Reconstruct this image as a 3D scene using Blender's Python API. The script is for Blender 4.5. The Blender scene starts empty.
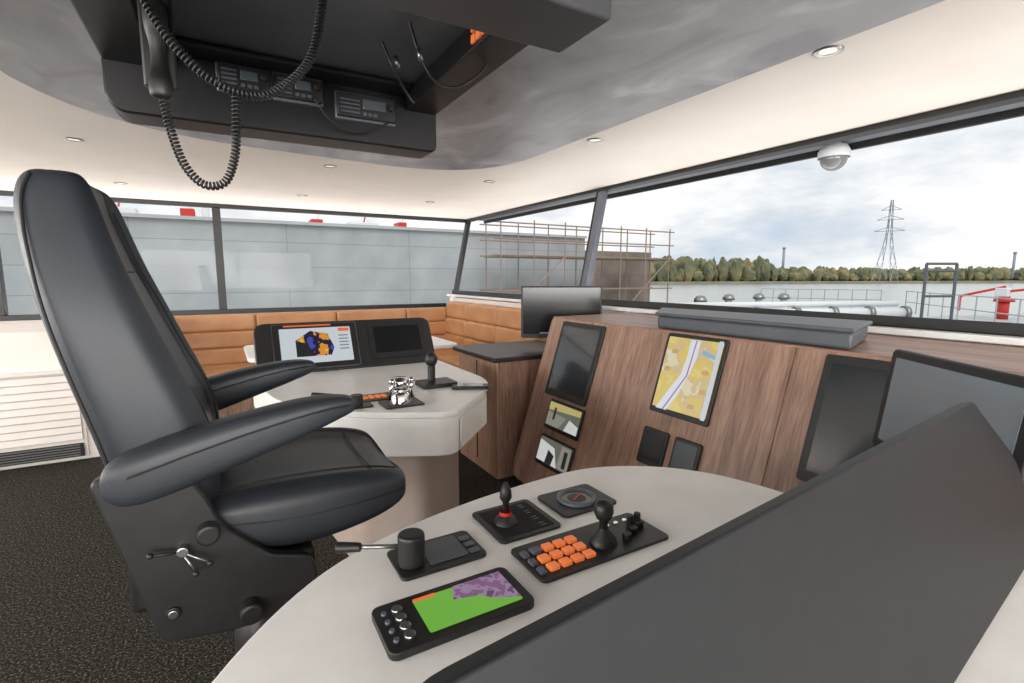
import bpy, bmesh, math, random
from math import *
from mathutils import Vector, Matrix
random.seed(4)
S=bpy.context.scene
COL=S.collection
# ---------------------------------------------------------------- materials
def rgb(r,g,b):
    f=lambda c:(c/255/12.92) if c/255<=.04045 else ((c/255+.055)/1.055)**2.4
    return (f(r),f(g),f(b),1)
def mat(name,c,rough=.5,metal=0,spec=.5,emit=None,es=0,coat=0):
    m=bpy.data.materials.new(name);m.use_nodes=True
    b=m.node_tree.nodes['Principled BSDF']
    b.inputs['Base Color'].default_value=c;b.inputs['Roughness'].default_value=rough
    b.inputs['Metallic'].default_value=metal;b.inputs['Specular IOR Level'].default_value=spec
    b.inputs['Coat Weight'].default_value=coat
    if emit: b.inputs['Emission Color'].default_value=emit;b.inputs['Emission Strength'].default_value=es
    return m
def N(m,t,**k):
    n=m.node_tree.nodes.new(t)
    for a,v in k.items():
        if a in n.inputs.keys(): n.inputs[a].default_value=v
        else: setattr(n,a,v)
    return n
def lk(m,a,b): m.node_tree.links.new(a,b)
def tex(m,scale=(1,1,1),rot=(0,0,0)):
    t=N(m,'ShaderNodeTexCoord');mp=N(m,'ShaderNodeMapping')
    mp.inputs['Scale'].default_value=scale;mp.inputs['Rotation'].default_value=rot
    lk(m,t.outputs['Object'],mp.inputs['Vector']);return mp.outputs[0]
def ramp(m,fac,stops,interp='LINEAR'):
    r=N(m,'ShaderNodeValToRGB');r.color_ramp.interpolation=interp
    e=r.color_ramp.elements
    while len(e)<len(stops): e.new(.5)
    for i,(p_,c_) in enumerate(stops): e[i].position=p_;e[i].color=c_
    lk(m,fac,r.inputs['Fac']);return r.outputs['Color']
def noisy(name,stops,scale=5,rough=.5,bump=0,bscale=None,sc=(1,1,1),detail=6,dist=0,**k):
    m=mat(name,stops[0][1],rough,**k);b=m.node_tree.nodes['Principled BSDF']
    v=tex(m,sc);n=N(m,'ShaderNodeTexNoise',Scale=scale,Detail=detail,Distortion=dist);lk(m,v,n.inputs['Vector'])
    lk(m,ramp(m,n.outputs['Fac'],stops),b.inputs['Base Color'])
    if bump:
        n2=N(m,'ShaderNodeTexNoise',Scale=bscale or scale,Detail=4);lk(m,v,n2.inputs['Vector'])
        bp=N(m,'ShaderNodeBump',Strength=bump,Distance=.01);lk(m,n2.outputs['Fac'],bp.inputs['Height']);lk(m,bp.outputs[0],b.inputs['Normal'])
    return m
def g(v): return rgb(v,v,v)
M_ceil=noisy('ceiling_white',[(.3,rgb(232,223,213)),(.7,rgb(238,229,220))],3,.6)
M_panel=noisy('ceiling_gray',[(.32,rgb(108,107,110)),(.45,rgb(134,133,136)),(.55,rgb(142,141,144)),(.68,rgb(172,171,175))],3.4,.4,sc=(1,.6,1),detail=12,dist=1.2)
M_cream=noisy('cream_wall',[(.3,rgb(226,219,212)),(.7,rgb(233,227,220))],2,.6)
M_white=noisy('white_laminate',[(.35,rgb(236,235,231)),(.65,rgb(244,243,240))],9,.35)
M_black=noisy('black_plastic',[(.3,g(24)),(.7,g(30))],30,.45)
M_blackm=noisy('black_metal',[(.3,g(30)),(.7,g(38))],20,.42,spec=.5)
M_frame=noisy('window_frame_black',[(.3,g(26)),(.7,g(34))],8,.4)
M_mull=noisy('mullion_gray',[(.3,rgb(88,92,100)),(.7,rgb(100,104,112))],8,.35)
M_eave=noisy('eave_gray',[(.3,rgb(104,108,114)),(.7,rgb(118,122,128))],8,.6)
M_slab=noisy('console_shell',[(.3,rgb(32,34,36)),(.7,rgb(36,38,40))],40,.5,spec=.28)
M_over=noisy('overhead_shell',[(.3,rgb(22,21,22)),(.7,rgb(27,26,27))],20,.42,spec=.35)
M_overg=noisy('overhead_gray',[(.3,rgb(60,60,63)),(.7,rgb(68,68,71))],20,.4)
M_leather=noisy('black_leather',[(.3,rgb(36,40,46)),(.7,rgb(45,49,55))],6,.47,bump=.08,bscale=300)
M_stitch=mat('seam_dark',g(14),.6)
M_tan=noisy('tan_leather',[(.3,rgb(178,127,85)),(.7,rgb(198,148,105))],5,.5,bump=.05,bscale=120)
M_chrome=mat('chrome',g(220),.12,1)
M_steel=mat('brushed_steel',g(150),.35,1)
M_taupe=noisy('taupe_laminate',[(.3,rgb(168,153,143)),(.7,rgb(178,163,153))],6,.5)
M_grayhood=noisy('gray_hood',[(.3,rgb(76,80,86)),(.7,rgb(86,90,96))],10,.45)
M_orange=mat('orange_key',rgb(230,130,70),.4,emit=rgb(255,130,70),es=.3)
M_red=mat('red_paint',rgb(200,50,35),.4)
M_wpaint=mat('white_paint',rgb(225,226,226),.4)
M_key=mat('gray_key',rgb(90,95,105),.35)
M_led=mat('lamp_disc',rgb(250,240,220),.3,emit=rgb(255,244,225),es=.5)
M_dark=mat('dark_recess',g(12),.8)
def wood(name,sc):
    m=mat(name,rgb(130,100,82),.42);b=m.node_tree.nodes['Principled BSDF']
    v=tex(m,sc);n=N(m,'ShaderNodeTexNoise',Scale=2.2,Detail=9,Roughness=.62,Distortion=.5);lk(m,v,n.inputs['Vector'])
    n3=N(m,'ShaderNodeTexNoise',Scale=11,Detail=5);lk(m,v,n3.inputs['Vector'])
    ad=N(m,'ShaderNodeMath',operation='MULTIPLY_ADD');ad.inputs[1].default_value=.4;lk(m,n3.outputs['Fac'],ad.inputs[0])
    mu=N(m,'ShaderNodeMath',operation='MULTIPLY');mu.inputs[1].default_value=.6;lk(m,n.outputs['Fac'],mu.inputs[0]);lk(m,mu.outputs[0],ad.inputs[2])
    lk(m,ramp(m,ad.outputs[0],[(.34,rgb(112,84,70)),(.5,rgb(152,119,101)),(.66,rgb(182,148,128))]),b.inputs['Base Color']);return m
M_woodp=wood('walnut_veneer_panel',(12,1.0,12))
M_wood=wood('walnut_veneer',(12,12,1.0))
M_woodl=wood('walnut_veneer_ledge',(12,1.0,12))
def carpet():
    m=mat('speckled_carpet',g(30),.95,spec=.1);b=m.node_tree.nodes['Principled BSDF']
    v=tex(m);n=N(m,'ShaderNodeTexNoise',Scale=120,Detail=3,Roughness=.75);lk(m,v,n.inputs['Vector'])
    lk(m,ramp(m,n.outputs['Fac'],[(.36,g(16)),(.5,rgb(42,41,38)),(.6,rgb(84,80,71)),(.7,rgb(150,143,130))]),b.inputs['Base Color'])
    bp=N(m,'ShaderNodeBump',Strength=.6,Distance=.004);lk(m,n.outputs['Fac'],bp.inputs['Height']);lk(m,bp.outputs[0],b.inputs['Normal']);return m
M_carpet=carpet()
def glass():
    m=bpy.data.materials.new('window_glass');m.use_nodes=True;nt=m.node_tree;nt.nodes.clear()
    o=N(m,'ShaderNodeOutputMaterial');mx=N(m,'ShaderNodeMixShader');t=N(m,'ShaderNodeBsdfTransparent');gl=N(m,'ShaderNodeBsdfGlossy')
    gl.inputs['Roughness'].default_value=.02;t.inputs['Color'].default_value=(.97,.98,.985,1)
    mx.inputs[0].default_value=.006
    lk(m,t.outputs[0],mx.inputs[1]);lk(m,gl.outputs[0],mx.inputs[2]);lk(m,mx.outputs[0],o.inputs[0]);return m
M_glass=glass()
# ---------------------------------------------------------------- builders
def grp(name):
    e=bpy.data.objects.new(name,None);e.empty_display_size=.1;COL.objects.link(e);return e
def mk(par,name,verts,faces,m,M=None,smooth=False,bevel=0,seg=2,sub=0):
    me=bpy.data.meshes.new(name);me.from_pydata([tuple(v) for v in verts],[],faces)
    bm=bmesh.new();bm.from_mesh(me);bmesh.ops.recalc_face_normals(bm,faces=bm.faces);bm.to_mesh(me);bm.free()
    o=bpy.data.objects.new(name,me);COL.objects.link(o)
    if m: me.materials.append(m)
    if M is not None: o.matrix_world=M
    if par: o.parent=par
    if smooth:
        for p_ in me.polygons: p_.use_smooth=True
    if bevel:
        b=o.modifiers.new('bevel','BEVEL');b.width=bevel;b.segments=seg;b.limit_method='ANGLE';b.angle_limit=radians(40)
        for p_ in me.polygons: p_.use_smooth=True
        me.set_sharp_from_angle(angle=radians(30)) if hasattr(me,'set_sharp_from_angle') else None
    if sub:
        s=o.modifiers.new('sub','SUBSURF');s.levels=sub;s.render_levels=sub
    return o
def boxM(par,name,sx,sy,sz,M,m,bevel=0,seg=2):
    v=[(x*sx/2,y*sy/2,z*sz/2) for x in(-1,1) for y in(-1,1) for z in(-1,1)]
    f=[(0,1,3,2),(4,6,7,5),(0,4,5,1),(2,3,7,6),(0,2,6,4),(1,5,7,3)]
    return mk(par,name,v,f,m,M,bevel=bevel,seg=seg)
def box(par,name,x0,x1,y0,y1,z0,z1,m,bevel=0,seg=2):
    return boxM(par,name,x1-x0,y1-y0,z1-z0,Matrix.Translation(((x0+x1)/2,(y0+y1)/2,(z0+z1)/2)),m,bevel,seg)
def prismM(par,name,poly,h,M,m,bevel=0,seg=2):
    n=len(poly);v=[(a,b,0) for a,b in poly]+[(a,b,h) for a,b in poly]
    f=[tuple(range(n))[::-1],tuple(range(n,2*n))]+[(i,(i+1)%n,n+(i+1)%n,n+i) for i in range(n)]
    return mk(par,name,v,f,m,M,bevel=bevel,seg=seg)
def prism(par,name,poly,z0,z1,m,bevel=0,seg=2): return prismM(par,name,poly,z1-z0,Matrix.Translation((0,0,z0)),m,bevel,seg)
def frame(o,u,v):
    u=Vector(u).normalized();v=Vector(v);v=(v-u*v.dot(u)).normalized();n=u.cross(v)
    return Matrix(((u.x,v.x,n.x,o[0]),(u.y,v.y,n.y,o[1]),(u.z,v.z,n.z,o[2]),(0,0,0,1)))
def T(x,y,z=0): return Matrix.Translation((x,y,z))
def rrect(w,h,r,n=5):
    p=[]
    for cx,cy,a0 in((w/2-r,h/2-r,0),(-w/2+r,h/2-r,90),(-w/2+r,-h/2+r,180),(w/2-r,-h/2+r,270)):
        for i in range(n+1):
            a=radians(a0+90*i/n);p.append((cx+r*cos(a),cy+r*sin(a)))
    return p
def roundpoly(pts,r,n=5):
    out=[];L=len(pts)
    for i in range(L):
        p=Vector(pts[i]);a=Vector(pts[i-1]);b=Vector(pts[(i+1)%L])
        rr=r[i] if isinstance(r,(list,tuple)) else r
        if rr<=0: out.append(tuple(p));continue
        da=(a-p);db=(b-p);k=min(rr,da.length*.48,db.length*.48);A=p+da.normalized()*k;B=p+db.normalized()*k
        for j in range(n+1):
            t=j/n;q=A*(1-t)**2+p*2*t*(1-t)+B*t*t;out.append((q.x,q.y))
    return out
def cyl(par,name,p0,p1,r,m,r2=None,n=24,bevel=0):
    p0=Vector(p0);p1=Vector(p1);d=p1-p0;L=d.length;q=d.to_track_quat('Z','Y').to_matrix().to_4x4();q.translation=p0
    r2=r if r2 is None else r2
    v=[(r*cos(2*pi*i/n),r*sin(2*pi*i/n),0) for i in range(n)]+[(r2*cos(2*pi*i/n),r2*sin(2*pi*i/n),L) for i in range(n)]
    f=[tuple(range(n))[::-1],tuple(range(n,2*n))]+[(i,(i+1)%n,n+(i+1)%n,n+i) for i in range(n)]
    o=mk(par,name,v,f,m,q,bevel=bevel)
    for p_ in o.data.polygons: p_.use_smooth=len(p_.vertices)==4
    return o
def lathe(par,name,prof,M,m,n=28):
    v=[];f=[];k=len(prof)
    for i in range(n):
        a=2*pi*i/n
        for r,z in prof: v.append((r*cos(a),r*sin(a),z))
    for i in range(n):
        for j in range(k-1):
            a=i*k+j;b=((i+1)%n)*k+j;f.append((a,b,b+1,a+1))
    return mk(par,name,v,f,m,M,smooth=True)
def ball(par,name,c,r,m,sc=(1,1,1)):
    bm=bmesh.new();bmesh.ops.create_uvsphere(bm,u_segments=24,v_segments=14,radius=r)
    me=bpy.data.meshes.new(name);bm.to_mesh(me);bm.free();o=bpy.data.objects.new(name,me);COL.objects.link(o)
    for p_ in me.polygons:p_.use_smooth=True
    me.materials.append(m);o.location=c;o.scale=sc;o.parent=par;return o
def tube(par,name,pts,r,m,cyc=False,smooth=True):
    c=bpy.data.curves.new(name,'CURVE');c.dimensions='3D';c.bevel_depth=r;c.bevel_resolution=3;c.use_fill_caps=True
    s=c.splines.new('BEZIER' if smooth else 'POLY')
    if smooth:
        s.bezier_points.add(len(pts)-1)
        for b,p_ in zip(s.bezier_points,pts): b.co=p_;b.handle_left_type=b.handle_right_type='AUTO'
    else:
        s.points.add(len(pts)-1)
        for b,p_ in zip(s.points,pts): b.co=(*p_,1)
    s.use_cyclic_u=cyc
    o=bpy.data.objects.new(name,c);COL.objects.link(o);c.materials.append(m);o.parent=par;return o
def multi(par,name,segs,r,m,n=6):
    """many straight rods in one mesh"""
    v=[];f=[]
    for a,b in segs:
        a=Vector(a);b=Vector(b);d=(b-a);q=d.to_track_quat('Z','Y').to_matrix();k=len(v)
        for e in(a,b):
            for i in range(n): v.append(e+q@Vector((r*cos(2*pi*i/n),r*sin(2*pi*i/n),0)))
        f+=[(k+i,k+(i+1)%n,k+n+(i+1)%n,k+n+i) for i in range(n)]+[tuple(k+i for i in range(n))[::-1],tuple(k+n+i for i in range(n))]
    return mk(par,name,v,f,m)
def bez(pts,n=120):
    """catmull-rom sampling"""
    P=[Vector(p_) for p_ in pts];P=[P[0]*2-P[1]]+P+[P[-1]*2-P[-2]];out=[];k=len(P)-3
    for i in range(n+1):
        t=i/n*k;j=min(int(t),k-1);t-=j;a,b,c,d=P[j:j+4]
        out.append(.5*((2*b)+(c-a)*t+(2*a-5*b+4*c-d)*t*t+(3*b-a-3*c+d)*t**3))
    return out
def coil(par,name,pts,R,r,m,pitch=.0085):
    c=bez(pts,200);Ls=[0]
    for a,b in zip(c,c[1:]): Ls.append(Ls[-1]+(b-a).length)
    L=Ls[-1];turns=L/pitch;n=int(turns*9);out=[];j=0;up=Vector((0.1,1,.05)).normalized()
    for i in range(n+1):
        s=L*i/n
        while j<len(Ls)-2 and Ls[j+1]<s:j+=1
        t=(s-Ls[j])/max(1e-6,Ls[j+1]-Ls[j]);p_=c[j].lerp(c[j+1],t);d=(c[j+1]-c[j]).normalized()
        u=(up-d*up.dot(d)).normalized();w=d.cross(u);a=2*pi*turns*i/n
        out.append(p_+(u*cos(a)+w*sin(a))*R)
    return tube(par,name,out,r,m,smooth=False)
def loft(par,name,rings,m,sub=1):
    n=len(rings[0]);v=[p_ for r in rings for p_ in r];f=[]
    for k in range(len(rings)-1):
        for i in range(n): f.append((k*n+i,k*n+(i+1)%n,(k+1)*n+(i+1)%n,(k+1)*n+i))
    f.append(tuple(range(n))[::-1]);f.append(tuple((len(rings)-1)*n+i for i in range(n)))
    return mk(par,name,v,f,m,smooth=True,sub=sub)
def sq(t,e=.55):
    c,s=cos(t),sin(t);return (abs(c)**e*(1 if c>=0 else -1),abs(s)**e*(1 if s>=0 else -1))
# screen materials ----------------------------------------------------------
def scr(name,stops,scale,es=.8,voro=False,sc=(1,1,1),interp='CONSTANT',rough=.2):
    m=mat(name,g(10),rough);b=m.node_tree.nodes['Principled BSDF'];v=tex(m,sc)
    if voro: n=N(m,'ShaderNodeTexVoronoi',Scale=scale);fac=n.outputs['Color']
    else: n=N(m,'ShaderNodeTexNoise',Scale=scale,Detail=3);fac=n.outputs['Fac']
    lk(m,v,n.inputs['Vector']);c=ramp(m,fac,stops,interp);lk(m,c,b.inputs['Emission Color']);b.inputs['Emission Strength'].default_value=es;return m
M_off=mat('screen_off',rgb(46,49,52),.14,coat=.3)
M_offg=mat('screen_gray',rgb(88,95,100),.2,coat=.3)
M_offl=mat('screen_pale',rgb(112,121,128),.22,coat=.3)
M_offd=mat('screen_dark',rgb(20,22,24),.15)
E=lambda n,c,es=.8: mat(n,g(10),.3,emit=c,es=es)
M_map=scr('nautical_chart',[(0,rgb(236,218,140)),(.42,rgb(234,208,116)),(.5,rgb(222,200,156)),(.58,rgb(236,226,190))],9,.75)
M_mapw=E('chart_water',rgb(228,234,240),.8);M_mapr=E('chart_purple',rgb(170,120,170),.75);M_mapb=E('chart_city',rgb(214,176,120),.75);M_mapl=E('chart_blue',rgb(150,190,225),.75)
M_grn=E('chart_green',rgb(120,190,70),.75);M_pur=scr('chart_lilac',[(0,rgb(150,110,150)),(.48,rgb(180,150,185)),(.6,rgb(120,90,130))],40,.6)
M_ecd=E('radar_bg',rgb(205,214,220),.85)
M_sun=scr('radar_picture',[(0,rgb(70,80,170)),(.42,rgb(40,36,60)),(.52,rgb(220,150,60)),(.60,rgb(245,215,90)),(.68,rgb(120,70,130))],10,.85)
M_txt=E('ui_orange',rgb(240,110,60),.9);M_uig=E('ui_gray',rgb(120,130,140),.7)
M_cvs=E('cam_sky',rgb(225,228,225),.7);M_cvd=E('cam_deck',rgb(150,150,138),.7);M_cvw=E('cam_water',rgb(120,122,112),.6);M_cvk=E('cam_dark',rgb(50,52,52),.5);M_cvy=E('cam_yellow',rgb(205,190,120),.7)
def slabM(par,name,w,h,t,F,m,x=0,y=0,z=0,r=.004,bev=0):
    return prismM(par,name,rrect(w,h,r),t,F@T(x,y,z),m,bevel=bev)
# ---------------------------------------------------------------- room shell
XR=2.5;XT=2.69;YL=5.77;XW=-3.6;YS=-3.0
floor=box(None,'floor',XW-.1,3.0,YS-.1,YL+.1,-.1,0,M_carpet)
ceil=grp('ceiling')
box(ceil,'ceiling_board',XW-.1,XT+.02,YS-.1,YL+.1,2.0,2.08,M_ceil)
prism(ceil,'gray_ceiling_panel',roundpoly([(-.62,-.5),(1.6,-.5),(1.6,3.22),(-.62,3.0)],[.4,.4,.75,.9],10),1.978,2.0,M_panel,.003)
rf=grp('roof_eave')
box(rf,'eave_right',XT+.03,3.06,YS-.3,YL+.28,2.05,2.13,M_eave)
box(rf,'eave_far',XW-.3,XT+.03,YL+.11,YL+.28,2.05,2.13,M_eave)
box(rf,'eave_edge_strip',3.06,3.085,YS-.3,YL+.28,1.995,2.14,M_frame)
box(rf,'sun_screen',2.80,3.06,YS-.3,YL+.28,2.03,2.05,M_eave)
wl=grp('wall_far')
box(wl,'lower_wall',XW,XR+.0,YL,YL+.08,0,.93,M_cream)
wr=grp('wall_right')
box(wr,'lower_wall',XR,XR+.08,YS,YL+.08,0,1.06,M_cream)
box(wr,'sill',2.40,2.6,YS,YL,1.06,1.085,M_wpaint,.004)
ww=grp('wall_left');box(ww,'lower_wall',XW-.08,XW,YS,YL,0,.93,M_cream)
ws=grp('wall_back');box(ws,'lower_wall',XW,XR,YS-.08,YS,0,.93,M_cream)
w=grp('window_1')
box(w,'bottom_rail',XW,XR,YL-.02,YL+.06,.93,.975,M_frame,.004)
box(w,'top_rail',XW,XT,YL-.02,YL+.06,1.965,2.0,M_frame,.004)
for i,x in enumerate((-3.56,-1.62,0.0)): box(w,'mullion_%d'%i,x-.035,x+.035,YL-.02,YL+.06,.975,1.965,M_frame,.004)
mk(w,'glass_pane',[(XW,YL+.02,.97),(XR+.02,YL+.02,.97),(XT,YL+.02,1.97),(XW,YL+.02,1.97)],[(0,1,2,3)],M_glass)
w=grp('window_2')
RF=lambda y:frame((XR,y,1.085),(0,-1,0),(XT-XR,0,2.0-1.085))
RL=Vector((XT-XR,0,2.0-1.085)).length
Ln=YL-YS
boxM(w,'bottom_rail',Ln,.045,.07,RF((YL+YS)/2)@T(0,.02,0),M_frame,.004)
boxM(w,'top_rail',Ln,.03,.05,RF((YL+YS)/2)@T(0,RL-.017,0),M_frame,.004)
mk(w,'glass_pane',[(-Ln/2,0,0),(Ln/2,0,0),(Ln/2,RL,0),(-Ln/2,RL,0)],[(0,1,2,3)],M_glass,RF((YL+YS)/2)@T(0,0,-.01))
for i,(y,wd) in enumerate(((YL-.03,.07),(3.2,.07),(-.35,.07))):
    boxM(w,'mullion_%d'%i,wd,RL,.05,RF(y)@T(0,RL/2,-.005),M_mull if i else M_frame,.006)
    if i: boxM(w,'mullion_seal_%d'%i,.02,RL,.055,RF(y)@T(-wd/2-.008,RL/2,-.005),M_frame,.004)
for nm,a in(('window_3',0),('window_4',1)):
    w=grp(nm)
    if a==0:
        box(w,'bottom_rail',XW-.06,XW+.02,YS,YL,.93,.975,M_frame);box(w,'top_rail',XW-.06,XW+.02,YS,YL,1.965,2.0,M_frame)
        for i,y in enumerate((-1,1.2,3.5)): box(w,'mullion_%d'%i,XW-.06,XW+.02,y-.035,y+.035,.975,1.965,M_frame)
    else:
        box(w,'bottom_rail',XW,XR,YS-.06,YS+.02,.93,.975,M_frame);box(w,'top_rail',XW,XR,YS-.06,YS+.02,1.965,2.0,M_frame)
        for i,x in enumerate((-1.6,.4)): box(w,'mullion_%d'%i,x-.035,x+.035,YS-.06,YS+.02,.975,1.965,M_frame)
for (x,y) in [(-.61,3.45),(-.61,4.85),(.65,3.45),(.66,4.8),(1.77,3.4),(1.76,4.6),(1.72,2.12),(1.69,.95),(1.7,-.4),(-.61,-1.2),(.65,-1.2),(-2,-1.2),(-2,1),(-2,3.4)]:
    e=grp('ceiling_downlight')
    lathe(e,'trim_ring',[(.024,0),(.036,-.005),(.042,-.003),(.043,.004)],T(x,y,1.999),M_steel)
    lathe(e,'lens',[(.0001,.0),(.026,.0)],T(x,y,1.9985),M_led)
# ---------------------------------------------------------------- radiator cabinet
c=grp('radiator_cabinet')
box(c,'body',XW+.01,-.56,4.52,YL-.03,0.0,.93,M_cream,.01)
box(c,'grille_recess',XW+.02,-.9,4.505,4.525,.03,.62,M_cream)
for i in range(9):
    z=.16+i*.052
    boxM(c,'slat_%d'%i,2.66,.012,.048,T(-2.25,4.495,z+.02)@Matrix.Rotation(radians(-10),4,'X'),M_cream,.003)
box(c,'vent_grille',XW+.03,-.92,4.485,4.50,.035,.13,M_black,.003)
for i in range(5): box(c,'vent_bar_%d'%i,XW+.05,-.94,4.478,4.486,.045+i*.018,.052+i*.018,M_steel)
box(c,'top_lip',XW+.01,-.86,4.47,4.52,.635,.66,M_cream,.004)
# ---------------------------------------------------------------- benches
def puff(par,name,w,d,h,M,m): return boxM(par,name,w,d,h,M,m,bevel=min(w,d,h)*.22,seg=4)
b=grp('corner_bench_sofa')
box(b,'base_far',-.53,2.44,5.0,YL-.05,0,.36,M_wood)
box(b,'base_right',1.98,2.44,3.55,5.0,0,.36,M_wood)
box(b,'end_panel',-.56,-.5,4.95,YL-.04,0,.95,M_cream,.02,4)
xs=[-.49,.27,1.03,1.79]
for i,x in enumerate(xs):
    x1=xs[i+1] if i<3 else 2.28
    puff(b,'seat_far_%d'%i,x1-x-.004,.55,.12,T((x+x1)/2,5.19,.41),M_tan)
    for k in range(3): puff(b,'back_far_%d_%d'%(i,k),x1-x-.002,.13,.160,T((x+x1)/2,5.5+k*.018,.54+k*.159),M_tan)
ys=[3.52,4.26,4.93]
for i,y in enumerate(ys):
    y1=ys[i+1] if i<2 else 5.5
    if i<2: puff(b,'seat_right_%d'%i,.42,y1-y-.004,.12,T(2.13,(y+y1)/2,.41),M_tan)
    for k in range(3): puff(b,'back_right_%d_%d'%(i,k),.13,y1-y-.002,.185,T(2.30+k*.018,(y+y1)/2,.55+k*.184),M_tan)
box(b,'rail_far',-.53,2.44,5.6,YL-.03,.3,.92,M_cream);box(b,'rail_right',2.42,2.49,3.5,YL-.05,.3,1.05,M_cream)
t=grp('dining_table')
prism(t,'top',roundpoly([(.12,3.72),(1.66,3.72),(1.66,4.5),(.12,4.5)],.08),.725,.755,M_white,.004)
cyl(t,'column',(.9,4.1,0.02),(.9,4.1,.73),.05,M_steel);cyl(t,'foot',(.9,4.1,0),(.9,4.1,.02),.28,M_steel)
# ---------------------------------------------------------------- wood cabinet + tv
c=grp('wood_side_cabinet')
box(c,'body',1.46,2.1,2.72,3.3,.0,.77,M_wood,.004)
box(c,'dark_top',1.42,2.14,2.68,3.32,.77,.80,M_blackm,.006)
box(c,'door_gap',1.456,1.462,3.0,3.006,.06,.74,M_dark)
t=grp('television')
tv=frame((2.03,2.83,1.055),(.866,-.5,0),(0,0,1))
slabM(t,'housing',.56,.36,.03,tv,M_black,z=-.03,r=.01,bev=.004)
slabM(t,'screen',.535,.32,.002,tv,M_offd,y=.008,z=.0005)
slabM(t,'taskbar',.30,.008,.001,tv,M_uig,y=-.145,z=.0028,r=.001)
boxM(t,'neck',.06,.08,.02,tv@T(0,-.205,-.03),M_black,.004);boxM(t,'foot',.24,.012,.15,tv@T(0,-.248,-.02),M_black,.004)
# ---------------------------------------------------------------- inclined wooden dash
xt,zt,xb,zb=1.76,1.05,1.475,.10
k=(1.76-1.475)/.9
def PF(y,z): return frame((1.475+(z-.15)*k,y,z),(0,-1,0),(k,0,1))
CZ=sqrt(1+k*k)
d=grp('wooden_instrument_dash')
Pm=PF(0,zb);H_=(zt-zb)*CZ
edges=[2.548,1.80,1.02,.30,-.6]
for i in range(4):
    a,b_=-edges[i],-edges[i+1]
    poly=roundpoly([(a+.001,0),(b_-.001,0),(b_-.001,H_),(a+.001,H_)],[.09 if i==0 else 0,0,0,.03 if i==0 else 0],6)
    prismM(d,'front_panel_%d'%i,poly,.022,Pm@T(0,0,-.022),M_woodp,.002)
prismM(d,'side_panel',[(1.53,.0),(2.42,.0),(2.42,1.03),(1.78,1.03)],.02,frame((0,2.52,0),(1,0,0),(0,0,1)),M_woodp)
box(d,'ledge_top',1.765,2.42,-.6,2.548,1.035,1.055,M_woodl,.004)
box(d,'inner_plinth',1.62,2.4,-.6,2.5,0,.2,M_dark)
h=grp('gray_dash_hood')
prism(h,'hood',[(1.80,.86),(2.16,.98),(2.10,1.98),(1.80,1.72)],1.056,1.115,M_grayhood,.012,3)
prism(h,'hood_lid',[(1.79,.85),(2.17,.97),(2.11,1.99),(1.79,1.73)],1.115,1.13,M_grayhood,.005)
def screen_on(par,y0,y1,z0,z1,bz,mb,ms,zoff=0):
    F=PF((y0+y1)/2,(z0+z1)/2);w=y1-y0;hh=(z1-z0)*CZ
    slabM(par,'bezel',w,hh,.012,F@T(0,0,.0005),mb,r=.012,bev=.003)
    slabM(par,'screen',w-2*bz,hh-2*bz-.01,.002,F,ms,y=.004,z=.0127,r=.003)
    return F,w,hh
m1=grp('portrait_monitor');screen_on(m1,2.03,2.41,.615,1.035,.028,M_black,M_off)
m3=grp('portrait_monitor');screen_on(m3,.53,.91,.63,1.04,.028,M_black,M_off)
ch=grp('chart_display');F,w_,h_=screen_on(ch,1.285,1.60,.70,1.045,.016,M_black,M_map)
F=F@T(0,0,.0005)
prismM(ch,'chart_river',[(-.02,.155),(.03,.155),(.03,.08),(.01,.0),(-.02,-.09),(-.06,-.165),(-.12,-.165),(-.075,-.08),(-.03,.0),(-.02,.08)],.001,F@T(0.0,.004,.0148),M_mapw)
prismM(ch,'chart_track',[(.008,.155),(.013,.155),(.006,.0),(-.075,-.165),(-.082,-.165),(.0,.0)],.001,F@T(0,.004,.0160),M_mapr)
prismM(ch,'chart_harbour',[(.05,.12),(.12,.10),(.12,.085),(.05,.10)],.001,F@T(0,.004,.0148),M_mapl)
for i,(a,b_) in enumerate([(-.09,.1),(.09,.03),(.1,-.05),(-.11,.02),(.06,-.12)]): slabM(ch,'chart_town_%d'%i,.035,.02,.001,F,M_mapb,x=a,y=b_,z=.0148,r=.008)
slabM(ch,'chart_menu',.02,.33,.001,F,M_ecd,x=.13,y=.004,z=.0150,r=.002)
for nm,z0,z1 in(('a',.44,.60),('b',.245,.405)):
    c1=grp('camera_display');F,w_,h_=screen_on(c1,2.02,2.33,z0,z1,.012,M_black,M_cvw)
    F=F@T(0,.004,.0153)
    if nm=='a':
        prismM(c1,'view_sky',[(-.142,.02),(.142,.035),(.142,.065),(-.142,.065)],.0006,F,M_cvy)
        prismM(c1,'view_deck',[(-.142,-.065),(-.02,-.065),(.03,.0),(-.142,.01)],.0006,F,M_cvd)
        prismM(c1,'view_rail',[(.03,-.065),(.142,-.065),(.142,-.02),(.06,.0)],.0006,F,M_cvs)
        prismM(c1,'view_post',[(-.09,-.03),(-.07,-.03),(-.07,.04),(-.09,.04)],.0009,F,M_cvk)
    else:
        prismM(c1,'view_room',[(-.142,-.065),(.05,-.065),(.0,.03),(-.142,.05)],.0006,F,M_cvs)
        prismM(c1,'view_chair',[(-.06,-.065),(.0,-.065),(.01,-.01),(-.05,.01)],.0009,F,M_cvk)
        prismM(c1,'view_wall',[(.05,-.06),(.142,-.06),(.142,.06),(.06,.06)],.0006,F,M_cvd)
        prismM(c1,'view_door',[(.09,-.05),(.12,-.05),(.12,.04),(.09,.04)],.0009,F,M_cvk)
p1=grp('intercom_panel');screen_on(p1,1.455,1.60,.475,.63,.014,M_black,M_off)
p2=grp('intercom_panel');screen_on(p2,1.285,1.42,.475,.63,.014,M_black,M_offg)
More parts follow.
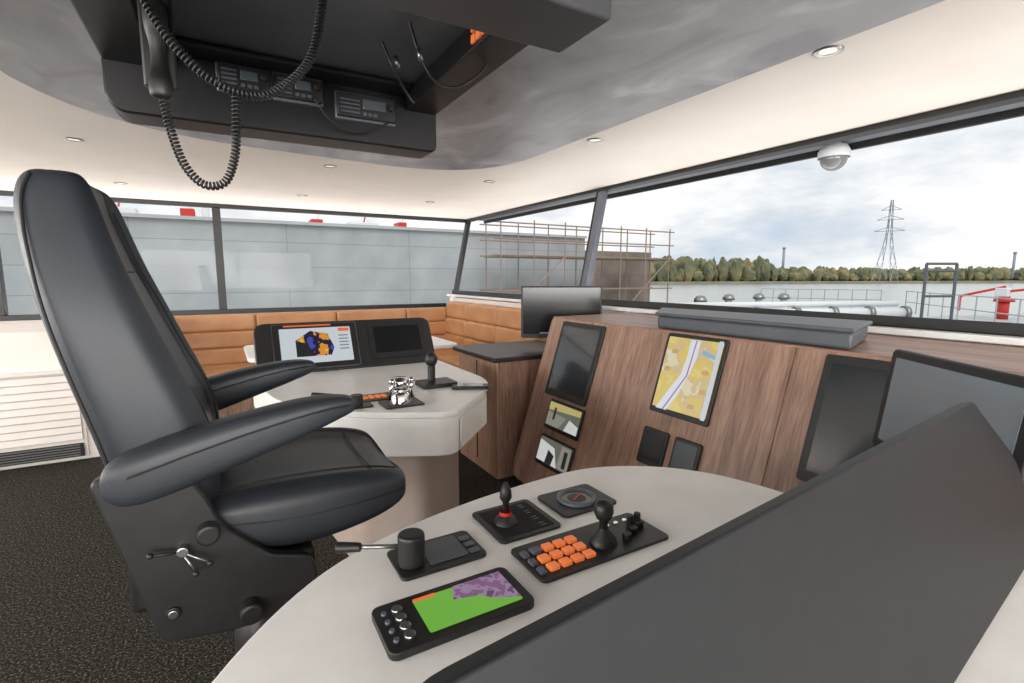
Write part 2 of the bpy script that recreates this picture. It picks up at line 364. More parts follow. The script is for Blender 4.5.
# ---------------------------------------------------------------- mid desk
dk=grp('far_helm_desk')
poly=[(1.15,3.02),(1.15,2.16),(.75,1.74),(.40,1.92),(.16,2.25),(.10,3.02)]
pl=roundpoly(poly,[.03,.2,.07,.2,.2,.03],8)
prism(dk,'top',pl,.755,.78,M_white,.004)
ins=[(.62+(x-.62)*.985,2.4+(y-2.4)*.985) for x,y in pl]
prism(dk,'fascia',ins,.60,.755,M_white,.006,3)
ug=Vector((.4,.42,0)).normalized()
prismM(dk,'drawer_front',[(.04,.01),(.40,.01),(.40,.135),(.04,.135)],.006,frame((.762,1.757,.605),(ug.x,ug.y,0),(0,0,1)),M_white,.002)
prism(dk,'pedestal',roundpoly([(1.0,2.95),(1.0,2.25),(.72,2.0),(.45,2.12),(.35,2.95)],.06),0,.60,M_taupe,.01)
cn=grp('far_monitor_console')
F=frame((.13,2.87,.785),(1,0,0),(0,.14,.27))
prismM(cn,'shell',roundpoly([(0,0),(.99,0),(.99,.295),(0,.295)],[0,0,.06,.06],6),.05,F@T(0,0,-.05),M_blackm,.006,3)
prismM(cn,'rear_wedge',[(0,0),(.15,0),(.15,.12)],.95,frame((.15,2.88,.785),(0,1,0),(0,0,1)),M_blackm)
slabM(cn,'screen_1_frame',.45,.268,.006,F,M_steel,x=.31,y=.148,z=.001,r=.01)
slabM(cn,'screen_1_bezel',.44,.258,.006,F,M_black,x=.31,y=.148,z=.003,r=.008)
slabM(cn,'screen_1',.375,.205,.001,F,M_ecd,x=.31,y=.15,z=.0095)
prismM(cn,'screen_1_picture',[(.20,.085),(.38,.085),(.40,.13),(.37,.215),(.28,.235),(.20,.18)],.001,F@T(0,0,.0110),M_sun)
prismM(cn,'screen_1_sector',[(.20,.085),(.29,.085),(.26,.16),(.20,.18)],.001,F@T(0,0,.0122),M_cvk)
slabM(cn,'screen_1_text',.06,.02,.001,F,M_txt,x=.46,y=.235,z=.0110)
slabM(cn,'screen_1_text_b',.25,.008,.001,F,M_txt,x=.27,y=.268,z=.0094)
for i in range(5): slabM(cn,'screen_1_ui_%d'%i,.05,.006,.001,F,M_uig,x=.455,y=.20-i*.02,z=.0110,r=.001)
slabM(cn,'screen_2_bezel',.345,.225,.008,F,M_black,x=.77,y=.155,z=.001,r=.02)
slabM(cn,'screen_2',.28,.165,.001,F,M_offd,x=.77,y=.16,z=.0095)
def zf(x,y,z=.7805): return T(x,y,z)
def plate(par,x0,x1,y0,y1,m=M_blackm,t=.006,z=.7805,r=.012): return slabM(par,'plate',x1-x0,y1-y0,t,zf((x0+x1)/2,(y0+y1)/2,z),m,r=r,bev=.0015)
t=grp('chrome_throttle');plate(t,.53,.69,1.90,2.04)
lathe(t,'drum',[(.0001,.05),(.03,.05),(.042,.035),(.046,.0)],T(.61,1.98,.786),M_chrome)
lathe(t,'grip',[(.0001,.105),(.03,.102),(.038,.085),(.034,.06),(.022,.045)],T(.61,1.98,.786),M_chrome)
for s in(-1,1): cyl(t,'lever_%d'%s,(.61+s*.045,1.98,.80),(.61+s*.04,1.95,.875),.008,M_chrome);ball(t,'knob_%d'%s,(.61+s*.04,1.95,.88),.014,M_chrome)
t=grp('button_panel');plate(t,.42,.70,2.06,2.18)
for i in range(5):
    for j in range(2): slabM(t,'key_%d_%d'%(i,j),.02,.016,.006,zf(.47+i*.027,2.10+j*.026,.786),M_orange,r=.003)
t=grp('small_display_unit');plate(t,.3,.40,2.06,2.2);slabM(t,'screen',.07,.09,.001,zf(.35,2.13,.7868),M_offg)
t=grp('steering_tiller');plate(t,.36,.50,1.97,2.05);cyl(t,'hub',(.44,2.01,.786),(.44,2.01,.83),.025,M_black,bevel=.004);cyl(t,'lever',(.44,2.01,.815),(.33,2.10,.82),.006,M_chrome);cyl(t,'handle',(.36,2.075,.819),(.29,2.13,.822),.011,M_black,bevel=.003)
t=grp('desk_telephone');plate(t,.78,.95,2.16,2.30,M_black,.02)
cyl(t,'stalk',(.85,2.25,.80),(.85,2.25,.88),.018,M_black,bevel=.003);ball(t,'grip',(.85,2.25,.905),.03,M_black,(1,1,1.25))
t=grp('tablet_handset');slabM(t,'body',.17,.075,.014,zf(.98,2.09)@Matrix.Rotation(radians(-25),4,'Z'),M_black,r=.015,bev=.003);slabM(t,'screen',.12,.05,.001,zf(.98,2.09,.795)@Matrix.Rotation(radians(-25),4,'Z'),M_offg)
# ---------------------------------------------------------------- near desk
dk=grp('near_helm_desk')
pl=[(-.17,.35),(-.13,.55),(-.046,.70),(.05,.82),(.156,.905),(.3,.968),(.48,1.012),(.66,1.035),(.80,1.04),(.91,1.01),(1.02,.94),(1.10,.84),(1.14,.73),(1.17,.6),(1.25,.5),(1.5,.42),(1.5,-.4),(-.17,-.4)]
pl=[(v.x,v.y) for v in bez([(a,b_,0) for a,b_ in pl[:16]],60)]+pl[16:]
prism(dk,'top',pl,.755,.78,M_white,.004)
prism(dk,'fascia',[(.5+(x-.5)*.985,.3+(y-.3)*.985) for x,y in pl],.62,.755,M_white,.01)
prism(dk,'pedestal',roundpoly([(.3,-.3),(1.0,-.3),(1.0,.65),(.75,.8),(.4,.65)],.1),0,.62,M_taupe,.01)
cn=grp('near_monitor_console')
Fb=frame((0,.133,.788),(1,.106,0),(0,.095,.285));Hb=sqrt(.095**2+.285**2)
prismM(cn,'shell',roundpoly([(.12,0),(1.36,0),(1.36,.16),(1.20,Hb),(.065,Hb)],[0.02,0,.03,.012,.05],8),.02,Fb@T(0,0,-.02),M_slab,.003,3)
for i,(xx,ww_) in enumerate(((.44,.45),(.93,.42))):
    slabM(cn,'screen_%d'%i,ww_,.22,.006,Fb,M_off,x=xx,y=Hb/2,z=-.027,r=.01)
t=grp('swivel_monitor')
Fm=frame((1.49,.50,.955),(-.588,-.809,0),(.10,-.07,1))
slabM(t,'housing',.46,.29,.03,Fm,M_blackm,z=-.03,r=.018,bev=.005)
slabM(t,'screen',.405,.235,.002,Fm,M_offl,y=.004,z=.0008,r=.006)
boxM(t,'stand',.08,.10,.03,Fm@T(0,-.11,-.045),M_black,.004)
boxM(t,'base',.2,.13,.012,T(1.40,.34,.787),M_black,.004)
t=grp('steering_tiller');plate(t,.235,.40,.78,.885)
slabM(t,'display',.075,.075,.002,zf(.33,.835,.7868),M_offg,r=.004)
for i in range(3): slabM(t,'key_%d'%i,.02,.014,.003,zf(.382,.805+i*.024,.786),M_key,r=.003)
cyl(t,'hub',(.265,.82,.786),(.265,.82,.845),.024,M_black,bevel=.005)
cyl(t,'lever',(.25,.825,.822),(.165,.865,.824),.004,M_steel);cyl(t,'handle',(.185,.856,.823),(.145,.874,.825),.008,M_black,r2=.010,bevel=.003)
t=grp('chart_plotter');plate(t,.165,.40,.612,.725,M_black,.012,r=.014)
slabM(t,'screen_green',.155,.082,.001,zf(.305,.668,.7932),M_grn,r=.003)
prismM(t,'screen_lilac',[(-.01,.041),(.077,.041),(.077,-.035),(.04,-.02),(.02,.0),(-.02,.01)],.001,zf(.305,.668,.7945),M_pur)
prismM(t,'screen_bar',[(-.077,.041),(-.04,.041),(-.04,.035),(-.077,.035)],.001,zf(.305,.668,.7945),M_txt)
for i in range(4): cyl(t,'button_%d'%i,(.200,.636+i*.021,.792),(.200,.636+i*.021,.798),.0085,M_steel,bevel=.002)
for i in range(4): cyl(t,'button_b_%d'%i,(.180,.636+i*.021,.792),(.180,.636+i*.021,.797),.004,M_key)
t=grp('joystick_panel');plate(t,.44,.585,.80,.945)
slabM(t,'label_field',.12,.12,.0005,zf(.512,.872,.7868),M_dark,r=.003)
lathe(t,'boot',[(.026,0),(.022,.01),(.012,.018),(.010,.02)],T(.487,.87,.786),M_black)
lathe(t,'collar',[(.0125,.015),(.0135,.02),(.0125,.025)],T(.487,.87,.786),M_red)
lathe(t,'stick',[(.006,.018),(.007,.045),(.013,.055),(.012,.07),(.004,.088),(.0001,.09)],T(.487,.87,.786),M_black)
for i in range(4):
    for j in range(2): slabM(t,'mark_%d_%d'%(i,j),.012,.003,.0005,zf(.55,.82+i*.03+j*.01,.7874),M_key,r=.001)
t=grp('heading_gauge');plate(t,.61,.76,.825,.945)
lathe(t,'bezel_ring',[(.046,0),(.046,.006),(.040,.008),(.036,.003)],T(.685,.885,.786),M_key)
cyl(t,'dial',(.685,.885,.786),(.685,.885,.788),.037,mat('dial_face',rgb(120,116,106),.3))
cyl(t,'dial_centre',(.685,.885,.788),(.685,.885,.7885),.022,M_blackm)
boxM(t,'needle',.04,.004,.001,T(.685,.885,.7895)@Matrix.Rotation(.5,4,'Z'),M_red)
t=grp('keypad_control_panel');plate(t,.44,.745,.655,.775)
for i in range(4):
    for j in range(3): slabM(t,'key_%d_%d'%(i,j),.021,.019,.007,zf(.478+i*.027,.682+j*.029,.786),M_orange if (i,j)!=(0,2) else M_key,r=.003,bev=.001)
for j in range(3): slabM(t,'side_key_%d'%j,.012,.019,.005,zf(.454,.682+j*.029,.786),M_key,r=.002)
lathe(t,'boot',[(.028,0),(.024,.012),(.012,.024),(.009,.03)],T(.612,.705,.786),M_black)
lathe(t,'stick',[(.009,.025),(.008,.045),(.014,.05),(.019,.062),(.018,.078),(.010,.085),(.0001,.087)],T(.612,.705,.786),M_black)
for i in range(3): cyl(t,'selector_%d'%i,(.66+i*.028,.69+.012*i,.786),(.66+i*.028,.69+.012*i,.80),.009,M_black,bevel=.002)
for i in range(3): cyl(t,'lamp_%d'%i,(.66+i*.024,.75,.786),(.66+i*.024,.75,.789),.005,M_chrome)
for i in range(2): cyl(t,'rotary_%d'%i,(.70+i*.02,.725,.786),(.70+i*.02,.725,.812),.007,M_black,bevel=.002)
# ---------------------------------------------------------------- helm chair
ch=grp('helm_chair');yc=1.41
prof=[(.79,-.19,-.05,.20),(.82,-.205,-.02,.235),(.90,-.228,-.01,.25),(1.0,-.248,-.025,.255),(1.12,-.278,-.075,.25),(1.24,-.305,-.12,.238),(1.33,-.320,-.155,.215),(1.40,-.328,-.175,.195),(1.45,-.328,-.19,.18),(1.488,-.318,-.205,.165),(1.505,-.295,-.23,.14)]
rings=[]
NP=48
for z,xr,xf,hw in prof:
    cx=(xr+xf)/2;ht=(xf-xr)/2;r=[]
    for i in range(NP):
        a=2*pi*i/NP;c_,s_=sq(a,.5);x=cx+ht*c_;y=yc+hw*s_;v=abs(s_)
        if c_>0.5: x-=.035*(1-min(1,(v/.78)**4))*(1 if .85<z<1.48 else .4)
        if c_>.5 and .60<v<.74: x-=.010
        r.append((x,y,z))
    rings.append(r)
loft(ch,'backrest',rings,M_leather,2)
for s in(-1,1):
    tube(ch,'back_seam_%d'%s,[((xf-.022),yc+s*hw*.68,z) for z,xr,xf,hw in prof[2:9]],.0022,M_stitch)
    tube(ch,'side_seam_%d'%s,[(xr+.03,yc+s*(hw*.985),z) for z,xr,xf,hw in prof[2:10]],.003,M_stitch)
tube(ch,'headrest_seam',[(-.18,yc+t_*.15,1.31) for t_ in(-1,-.5,0,.5,1)],.002,M_stitch)
tube(ch,'lumbar_seam',[(-.082,yc+t_*.16,1.04) for t_ in(-1,-.5,0,.5,1)],.002,M_stitch)
sp=[(-.12,.745,.81,.20),(-.08,.72,.83,.235),(0,.69,.845,.25),(.11,.665,.85,.257),(.22,.675,.845,.257),(.31,.695,.832,.25),(.365,.72,.815,.235),(.39,.75,.795,.205)]
rings=[]
for x,z0,z1,hw in sp:
    cz=(z0+z1)/2;ht=(z1-z0)/2;r=[]
    for i in range(NP):
        a=2*pi*i/NP;c_,s_=sq(a,.5);y=yc+hw*c_;z=cz+ht*s_;v=abs(c_)
        if s_>.5: z-=.028*(1-min(1,(v/.75)**4))
        if s_>.5 and .62<v<.76: z-=.008
        r.append((x,y,z))
    rings.append(r)
loft(ch,'seat_cushion',rings,M_leather,2)
for s in(-1,1):
    tube(ch,'seat_seam_%d'%s,[(x,yc+s*hw*.70,z1-.012) for x,z0,z1,hw in sp[1:7]],.0022,M_stitch)
    tube(ch,'seat_side_seam_%d'%s,[(x,yc+s*hw*.985,z0*.45+z1*.55) for x,z0,z1,hw in sp[1:7]],.0025,M_stitch)
tube(ch,'seat_cross_seam',[(.30,yc+t_*.17,.809+.008*abs(t_)) for t_ in(-1,-.5,0,.5,1)],.002,M_stitch)
st=[(-.215,.905,.94),(-.205,.885,.96),(-.17,.868,.978),(-.05,.902,1.01),(.08,.945,1.034),(.17,.975,1.042),(.225,.995,1.038),(.245,1.005,1.028)]
for s,nm in((-1,'near'),(1,'far')):
    ya=yc+s*.275;rings=[]
    for x,z0,z1 in st:
        cz=(z0+z1)/2;ht=(z1-z0)/2;hw=.046 if -.2<x<.22 else .03;rings.append([(x,ya+hw*sq(2*pi*i/24,.6)[0],cz+ht*sq(2*pi*i/24,.6)[1]) for i in range(24)])
    loft(ch,'armrest_'+nm,rings,M_leather,2)
    tube(ch,'arm_seam_'+nm,[(x,ya-.046*1.0,(z0*.35+z1*.65)) for x,z0,z1 in st[2:7]],.002,M_stitch)
    cyl(ch,'arm_pivot_'+nm,(-.17,yc+s*.22,.91),(-.17,yc+s*.29,.91),.03,M_black,bevel=.004)
    pp=[(-.235,.93),(-.148,.575),(-.013,.555),(.10,.575),(.15,.63),(.135,.68),(.054,.705),(-.03,.79),(-.055,.86),(-.10,.94)]
    prismM(ch,'side_plate_'+nm,roundpoly(pp,.02,3),.028,frame((0,yc+s*.262+.014,0),(1,0,0),(0,0,1)),M_blackm,.004)
    yo=yc+s*.28
    cyl(ch,'recline_knob_'+nm,(-.055,yo-s*.01,.79),(-.055,yo+s*.025,.79),.021,M_black,bevel=.005)
    cyl(ch,'base_knob_'+nm,(.01,yo-s*.01,.60),(.01,yo+s*.03,.60),.023,M_black,bevel=.006)
    cyl(ch,'bolt_'+nm,(-.125,yo-s*.01,.635),(-.125,yo+s*.006,.635),.009,M_steel,bevel=.002)
    cyl(ch,'bolt_rim_'+nm,(-.125,yo-s*.01,.635),(-.125,yo+s*.003,.635),.013,M_black,bevel=.002)
    for q,(dx,dz) in enumerate(((-.05,.012),(.045,-.03),(.02,-.045))):
        cyl(ch,'lever_%s_%d'%(nm,q),(-.10,yo+s*.012,.765),(-.10+dx,yo+s*.025,.765+dz),.003,M_steel if q else M_black)
        ball(ch,'lever_tip_%s_%d'%(nm,q),(-.10+dx,yo+s*.025,.765+dz),.006,M_black)
    cyl(ch,'lever_hub_'+nm,(-.10,yo-s*.01,.765),(-.10,yo+s*.018,.765),.011,M_steel,bevel=.003)
box(ch,'suspension_box',-.14,.15,1.17,1.65,.56,.68,M_black,.015,3)
box(ch,'back_support',-.20,-.10,1.18,1.64,.62,.86,M_black,.015,3)
cyl(ch,'pedestal_column',(.03,1.41,.04),(.03,1.41,.57),.06,M_blackm);lathe(ch,'pedestal_base',[(.0001,.05),(.09,.05),(.2,.02),(.22,.0)],T(.03,1.41,0),M_blackm)
# ---------------------------------------------------------------- overhead console
o=grp('overhead_radio_console')
prismM(o,'far_bar',roundpoly([(-.25,1.977),(-.25,1.80),(-.22,1.765),(.74,1.765),(.74,1.977)],[0,.02,.02,.03,0]),.13,frame((0,1.98,0),(1,0,0),(0,0,1)),M_over,.006)
box(o,'left_bar',-.25,-.13,.75,1.86,1.90,1.977,M_over,.006)
box(o,'right_bar',.62,.74,.90,1.86,1.90,1.977,M_over,.006)
box(o,'near_bar',-.25,.63,.735,.895,1.75,1.977,M_overg,.006)
box(o,'recess_plate',-.14,.63,.88,1.86,1.965,1.977,M_grayhood)
box(o,'inner_shelf',-.14,.62,1.75,1.86,1.945,1.96,M_over,.004)
for i,(x0,x1,z0,z1) in enumerate(((.03,.175,1.868,1.938),(.185,.33,1.868,1.938),(.375,.575,1.84,1.915))):
    box(o,'radio_%d_body'%i,x0,x1,1.820,1.85,z0,z1,M_blackm,.004)
    xm=x0+(x1-x0)*.42
    box(o,'radio_%d_lcd'%i,xm,x1-.035,1.817,1.821,z0+.03,z1-.012,M_offg,.002)
    for q in range(4): box(o,'radio_%d_grill_%d'%(i,q),x0+.01,xm-.01,1.816,1.821,z0+.012+q*.013,z0+.017+q*.013,M_key)
    for q in range(3): box(o,'radio_%d_key_%d'%(i,q),xm+q*.018,xm+.012+q*.018,1.815,1.821,z0+.008,z0+.018,M_key)
    cyl(o,'radio_%d_dial'%i,(x1-.018,1.822,z0+.045),(x1-.018,1.803,z0+.045),.011,M_black,bevel=.003)
    box(o,'radio_%d_bracket'%i,x0-.004,x1+.004,1.835,1.852,z0-.008,z1+.008,M_key,.004)
for i in range(3):
    for j in range(2): box(o,'orange_key_%d_%d'%(i,j),.614,.621,1.20+i*.03,1.222+i*.03,1.912+j*.028,1.932+j*.028,M_orange)
hs=grp('radio_handset')
loft(hs,'grip',[[(-.088+w*cos(2*pi*i/16),1.40+dd+tt*sin(2*pi*i/16),z) for i in range(16)] for z,w,tt,dd in((1.69,.018,.012,.0),(1.70,.024,.018,0),(1.735,.024,.018,0),(1.75,.016,.012,.01),(1.81,.015,.012,.012),(1.835,.024,.016,.0),(1.87,.024,.018,0),(1.90,.02,.014,0))],M_black,2)
box(hs,'cradle',-.12,-.056,1.42,1.44,1.72,1.965,M_black,.005)
coil(hs,'coil_cord_long',[(-.12,1.30,1.95),(-.10,1.30,1.86),(-.05,1.30,1.77),(.02,1.30,1.712),(.10,1.30,1.70),(.17,1.30,1.745),(.22,1.30,1.82),(.25,1.30,1.96)],.0085,.0028,M_black)
coil(hs,'coil_cord_short',[(-.085,1.40,1.69),(-.075,1.39,1.62),(-.055,1.38,1.55),(-.02,1.37,1.508),(.022,1.36,1.515),(.045,1.34,1.57),(.052,1.32,1.64),(.055,1.31,1.70)],.0075,.0025,M_black)
cb=grp('hanging_cables')
tube(cb,'cable_1',[(.47,1.35,1.96),(.50,1.35,1.88),(.555,1.35,1.818),(.66,1.35,1.86),(.73,1.35,1.96)],.004,M_black)
tube(cb,'cable_2',[(.44,1.5,1.96),(.48,1.5,1.88),(.56,1.6,1.85),(.6,1.7,1.9)],.004,M_black)
tube(cb,'cable_3',[(.30,1.80,1.87),(.36,1.79,1.80),(.46,1.79,1.79),(.54,1.80,1.83)],.003,M_black)
for i,(x,z) in enumerate(((.50,1.87),(.485,1.90))): cyl(cb,'plug_%d'%i,(x,1.35+i*.15,z),(x-.008,1.35+i*.15,z+.03),.006,M_steel)
# ---------------------------------------------------------------- outside
def water():
    m=mat('river_water',rgb(168,172,168),.25);b=m.node_tree.nodes['Principled BSDF'];v=tex(m,(.25,.5,1))
    n=N(m,'ShaderNodeTexNoise',Scale=3,Detail=4);lk(m,v,n.inputs['Vector']);bp=N(m,'ShaderNodeBump',Strength=.4,Distance=.3);lk(m,n.outputs['Fac'],bp.inputs['Height']);lk(m,bp.outputs[0],b.inputs['Normal']);return m
mk(None,'river_water',[(-1500,-1500,-4.6),(1500,-1500,-4.6),(1500,1500,-4.6),(-1500,1500,-4.6)],[(0,1,2,3)],water())
def concrete(name,a,b_):
    m=mat(name,a,.85);bb=m.node_tree.nodes['Principled BSDF'];v=tex(m)
    n=N(m,'ShaderNodeTexNoise',Scale=1.2,Detail=8);lk(m,v,n.inputs['Vector']);c0=ramp(m,n.outputs['Fac'],[(.3,a),(.7,b_)])
    br=N(m,'ShaderNodeTexBrick',Scale=1);br.offset=0
    for kk,vv in(('Mortar Size',.012),('Brick Width',3.2),('Row Height',.62)): br.inputs[kk].default_value=vv
    br.inputs['Color1'].default_value=(1,1,1,1);br.inputs['Color2'].default_value=(.93,.93,.93,1);br.inputs['Mortar'].default_value=(.72,.72,.72,1)
    mp=tex(m,(1,1,1),(radians(90),0,0));lk(m,mp,br.inputs['Vector'])
    mx=N(m,'ShaderNodeMix');mx.data_type='RGBA';mx.blend_type='MULTIPLY';mx.inputs[0].default_value=1
    lk(m,c0,mx.inputs[6]);lk(m,br.outputs['Color'],mx.inputs[7]);lk(m,mx.outputs[2],bb.inputs['Base Color']);return m
q=grp('concrete_quay_wall')
box(q,'gray_section',-40,11,14,16,-4.5,2.6,concrete('quay_concrete',rgb(160,164,166),rgb(184,187,188)))
box(q,'brown_section',11,14.2,14.02,17,-4.5,2.2,concrete('quay_concrete_brown',rgb(120,108,98),rgb(158,146,134)))
box(q,'coping',-40,11,13.9,16.1,2.6,2.68,mat('coping',g(185),.8))
s=grp('scaffolding');segs=[]
for y in(12.4,13.3):
    x=6.8
    while x<13.6:
        segs.append(((x,y,-4.5),(x,y,2.9)));x+=1.1
    for z in(-2.5,-.6,.9,1.9,2.35,2.8): segs.append(((6.6,y,z),(13.6,y,z)))
x=6.8
while x<13.6:
    for z in(0,1.9): segs.append(((x,12.4,z),(x,13.3,z)))
    x+=1.1
segs+=[((6.8,12.4,0),(9.0,12.4,1.9)),((11.2,12.4,0),(13.4,12.4,1.9))]
multi(s,'poles',segs,.022,mat('rusty_pole',rgb(158,136,120),.6,.3));box(s,'planks',6.7,13.6,12.45,13.25,1.85,1.9,mat('plank',rgb(150,135,112),.8))
qc=grp('quay_machinery')
for i,(x,w_,hh,mm) in enumerate(((-.75,.3,.25,M_red),(-.3,.15,.45,M_wpaint),(2.2,.3,.16,M_red),(3.2,.8,.14,M_wpaint),(4.6,.25,.2,M_red),(-2.4,.8,.2,M_wpaint))):
    box(qc,'unit_%d'%i,x,x+w_,14.6,15.1,2.685,2.68+hh,mm,.02)
    cyl(qc,'mast_%d'%i,(x+w_/2,14.8,2.685),(x+w_/2+.1,14.8,2.9+hh),.02,M_red if i%2 else M_wpaint)
dkk=grp('ship_deck')
dp=[(4.2,-14),(30,-14),(33,8),(18,11.5),(4.2,11.5)]
prism(dkk,'deck_plate',dp,-.55,-.4,noisy('deck_paint',[(.3,rgb(160,163,165)),(.7,rgb(192,194,195))],1.5,.6))
prism(dkk,'hull',dp,-4.5,-.56,mat('hull_paint',rgb(60,64,70),.5))
def at(px,F):
    r=(px-512)/500;return ((r*.866+.5)*F,(-r*.5+.866)*F)
pp=grp('deck_piping')
a=at(680,15.0);b_=at(905,16)
for i,(dz,rr) in enumerate(((0.0,.16),(.28,.09),(-.2,.12))): cyl(pp,'pipe_%d'%i,(a[0],a[1]+i*.25,dz+.15),(b_[0],b_[1]+i*.25,dz+.15),rr,M_wpaint)
for i in range(7):
    t_=i/6;x=a[0]+(b_[0]-a[0])*t_;y=a[1]+(b_[1]-a[1])*t_;cyl(pp,'support_%d'%i,(x,y,-.4),(x,y,.2),.06,M_steel)
    cyl(pp,'flange_%d'%i,(x-.06,y+.03,.15),(x+.06,y-.03,.15),.22,M_steel)
for i,(px,F_) in enumerate(((700,15.8),(728,17.2),(758,18),(783,18))):
    e=grp('deck_vent');x,y=at(px,F_);cyl(e,'stem',(x,y,-.4),(x,y,.55),.12,M_wpaint);lathe(e,'cap',[(.0001,.22),(.14,.18),(.2,.08),(.2,0),(.1,0)],T(x,y,.5),M_steel)
r_=grp('ship_railing');segs=[]
for F0,F1,p0,p1 in((24,13,905,1080),(29,26,760,880)):
    A=at(p0,F0);B=at(p1,F1);n=9
    for i in range(n+1):
        x=A[0]+(B[0]-A[0])*i/n;y=A[1]+(B[1]-A[1])*i/n;segs.append(((x,y,-.4),(x,y,.6)))
    for z in(.1,.6): segs.append(((*A,z),(*B,z)))
multi(r_,'rails',segs,.022,mat('rail_gray',rgb(170,175,180),.5))
gt=grp('deck_gantry')
A=at(922,18);B=at(952,18);multi(gt,'frame',[((*A,-.4),(*A,1.75)),((*B,-.4),(*B,1.75)),((*A,1.75),(*B,1.75)),((*A,1.5),(*B,1.5)),((*A,.6),(*B,.6))],.05,mat('gantry_gray',rgb(90,95,100),.5))
cr=grp('red_deck_crane')
A=at(1003,20)
cyl(cr,'pedestal',(A[0],A[1],-.4),(A[0],A[1],.5),.18,M_red);box(cr,'cab',A[0]-.25,A[0]+.15,A[1]-.15,A[1]+.25,.5,.85,M_wpaint,.03)
cyl(cr,'slew_ring',(A[0],A[1],.3),(A[0],A[1],.42),.32,M_red)
multi(cr,'boom',[((A[0],A[1],.7),(A[0]+1.0,A[1]-2.5,1.15)),((A[0],A[1],.9),(A[0]-.6,A[1]+1.2,.5)),((A[0]-.6,A[1]+1.2,.5),(A[0]-.6,A[1]+1.2,-.1)),((A[0]+1.0,A[1]-2.5,1.15),(A[0]+1.0,A[1]-2.5,.4))],.055,M_red)
M_fol=noisy('tree_foliage',[(.3,rgb(86,95,76)),(.5,rgb(118,119,88)),(.7,rgb(158,142,102))],.12,.9)
bm=bmesh.new()
for i in range(900):
    px=560+random.random()*620;F_=random.uniform(360,430)+(px-560)*.25;x,y=at(px,F_);rr=random.uniform(2.4,5)
    hh=random.uniform(.35,1)*(20 if px<770 else 12)
    mtx=Matrix.Translation((x,y,-2+hh*.45))@Matrix.Diagonal((rr,rr,hh*.6,1))
    bmesh.ops.create_icosphere(bm,subdivisions=2,radius=1,matrix=mtx)
for v in bm.verts: v.co+=Vector([random.uniform(-.8,.8) for _ in range(3)])
me=bpy.data.meshes.new('distant_trees');bm.to_mesh(me);bm.free();me.materials.append(M_fol);ot=bpy.data.objects.new('distant_trees',me);COL.objects.link(ot)
A=at(540,355);B=at(1250,520);C=at(1250,700);D=at(540,700)
prism(None,'far_river_bank',[A,B,C,D],-4.5,-2.6,noisy('bank_soil',[(.3,rgb(130,126,108)),(.7,rgb(160,154,132))],.05,.9))
py=grp('power_pylon');x0,y0=at(882,370);segs=[]
M_py=mat('pylon_steel',rgb(150,158,168),.6)
lv=[(-2,6),(12,4.0),(24,2.2),(34,1.3),(44,1.0),(56,.6)]
for sx,sy in((-1,-1),(-1,1),(1,-1),(1,1)):
    for (za,wa),(zb_,wb) in zip(lv,lv[1:]): segs.append(((x0+sx*wa,y0+sy*wa,za),(x0+sx*wb,y0+sy*wb,zb_)))
for (za,wa),(zb_,wb) in zip(lv,lv[1:]):
    for s_ in(-1,1):
        segs.append(((x0-wa,y0+s_*wa,za),(x0+wb,y0+s_*wb,zb_)));segs.append(((x0+wa,y0+s_*wa,za),(x0-wb,y0+s_*wb,zb_)))
for z,wd in((34,9),(42,8),(49,6)):
    segs+=[((x0-wd*.5,y0+wd*.87,z),(x0+wd*.5,y0-wd*.87,z)),((x0-wd*.5,y0+wd*.87,z),(x0,y0,z+3)),((x0+wd*.5,y0-wd*.87,z),(x0,y0,z+3))]
multi(py,'lattice',segs,.2,M_py,4)
for i,px in enumerate((780,1008)):
    e=grp('distant_chimney');x,y=at(px,440);cyl(e,'stack',(x,y,0),(x,y,26-i*4),1.0,M_py);cyl(e,'rim',(x,y,25-i*4),(x,y,26.5-i*4),1.3,M_py)
cam_=grp('cctv_dome')
x,y=2.98,1.60
cyl(cam_,'stem',(x,y,2.03),(x,y,2.01),.03,M_wpaint);lathe(cam_,'housing',[(.0001,.07),(.06,.066),(.078,.035),(.078,0)],T(x,y,1.95),M_wpaint);ball(cam_,'dome',(x,y,1.95),.068,mat('dome_smoke',g(120),.1))
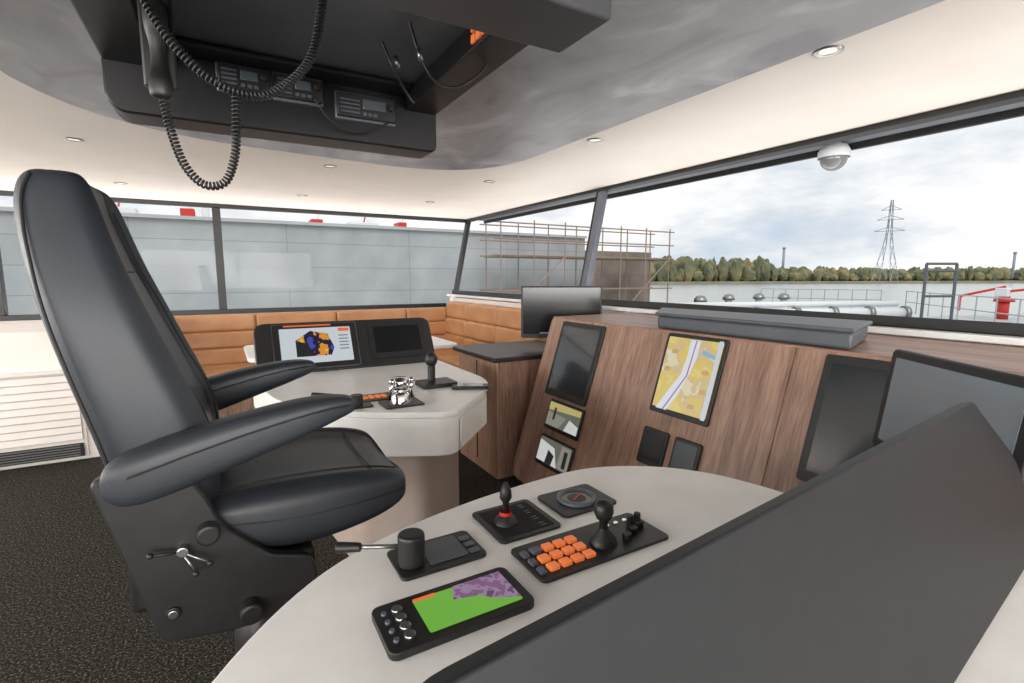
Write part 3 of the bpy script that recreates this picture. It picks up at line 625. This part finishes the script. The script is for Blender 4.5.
# ---------------------------------------------------------------- world + added fill lights + sun
W=bpy.data.worlds.new('overcast_sky');S.world=W;W.use_nodes=True;nt=W.node_tree;bg=nt.nodes['Background']
tc=nt.nodes.new('ShaderNodeTexCoord');mp=nt.nodes.new('ShaderNodeMapping');mp.inputs['Scale'].default_value=(1,1,2.6);nt.links.new(tc.outputs['Generated'],mp.inputs['Vector'])
n=nt.nodes.new('ShaderNodeTexNoise');n.inputs['Scale'].default_value=3.4;n.inputs['Detail'].default_value=9;n.inputs['Roughness'].default_value=.58;nt.links.new(mp.outputs[0],n.inputs['Vector'])
r=nt.nodes.new('ShaderNodeValToRGB');e=r.color_ramp.elements
e[0].position=.30;e[0].color=rgb(188,202,216);e[1].position=.60;e[1].color=rgb(250,250,249)
x_=e.new(.40);x_.color=rgb(208,214,221);x_=e.new(.50);x_.color=rgb(234,235,236)
nt.links.new(n.outputs['Fac'],r.inputs[0]);nt.links.new(r.outputs[0],bg.inputs[0]);bg.inputs[1].default_value=1.2
def area(name,loc,aim,sx,sy,p_,c_=(1,.98,.955)):
    l=bpy.data.lights.new(name,'AREA');l.shape='RECTANGLE';l.size=sx;l.size_y=sy;l.energy=p_;l.color=c_
    o=bpy.data.objects.new(name,l);COL.objects.link(o)
    z=-Vector(aim).normalized();xa=Vector((0,0,1)).cross(z).normalized();ya=z.cross(xa)
    o.matrix_world=Matrix(((xa.x,ya.x,z.x,loc[0]),(xa.y,ya.y,z.y,loc[1]),(xa.z,ya.z,z.z,loc[2]),(0,0,0,1)));return o
area('side_window_fill',(3.15,1.4,.72),(-.75,0,.66),8.2,.6,85)  # added fill light, unseen below the right sill, brightens the ceiling
area('far_window_fill',(-.4,6.35,.62),(0,-.75,.66),5.6,.6,95)  # added fill light below the far sill, imitates bounce off a sunlit deck
area('aft_window_fill',(-.6,-3.5,1.3),(0,1,.12),5.6,1.3,430)  # added area light behind the camera, stands in for aft window daylight
area('port_window_fill',(-4.1,1.4,1.3),(1,0,.12),7,1.3,350)  # unseen fill added outside the port windows to brighten the cabin
sun=bpy.data.lights.new('soft_sun','SUN');sun.energy=1.1;sun.angle=.5;so=bpy.data.objects.new('soft_sun',sun);COL.objects.link(so);so.rotation_euler=(radians(48),0,radians(-20))
# ---------------------------------------------------------------- camera
cd=bpy.data.cameras.new('camera');co=bpy.data.objects.new('camera',cd);COL.objects.link(co)
cd.sensor_width=36;cd.lens=500/1024*36;cd.clip_start=.02;cd.clip_end=4000
co.location=(0,0,1.3);co.rotation_euler=(radians(90)-atan(65/500),0,-radians(30));S.camera=co
S.view_settings.view_transform='Standard'
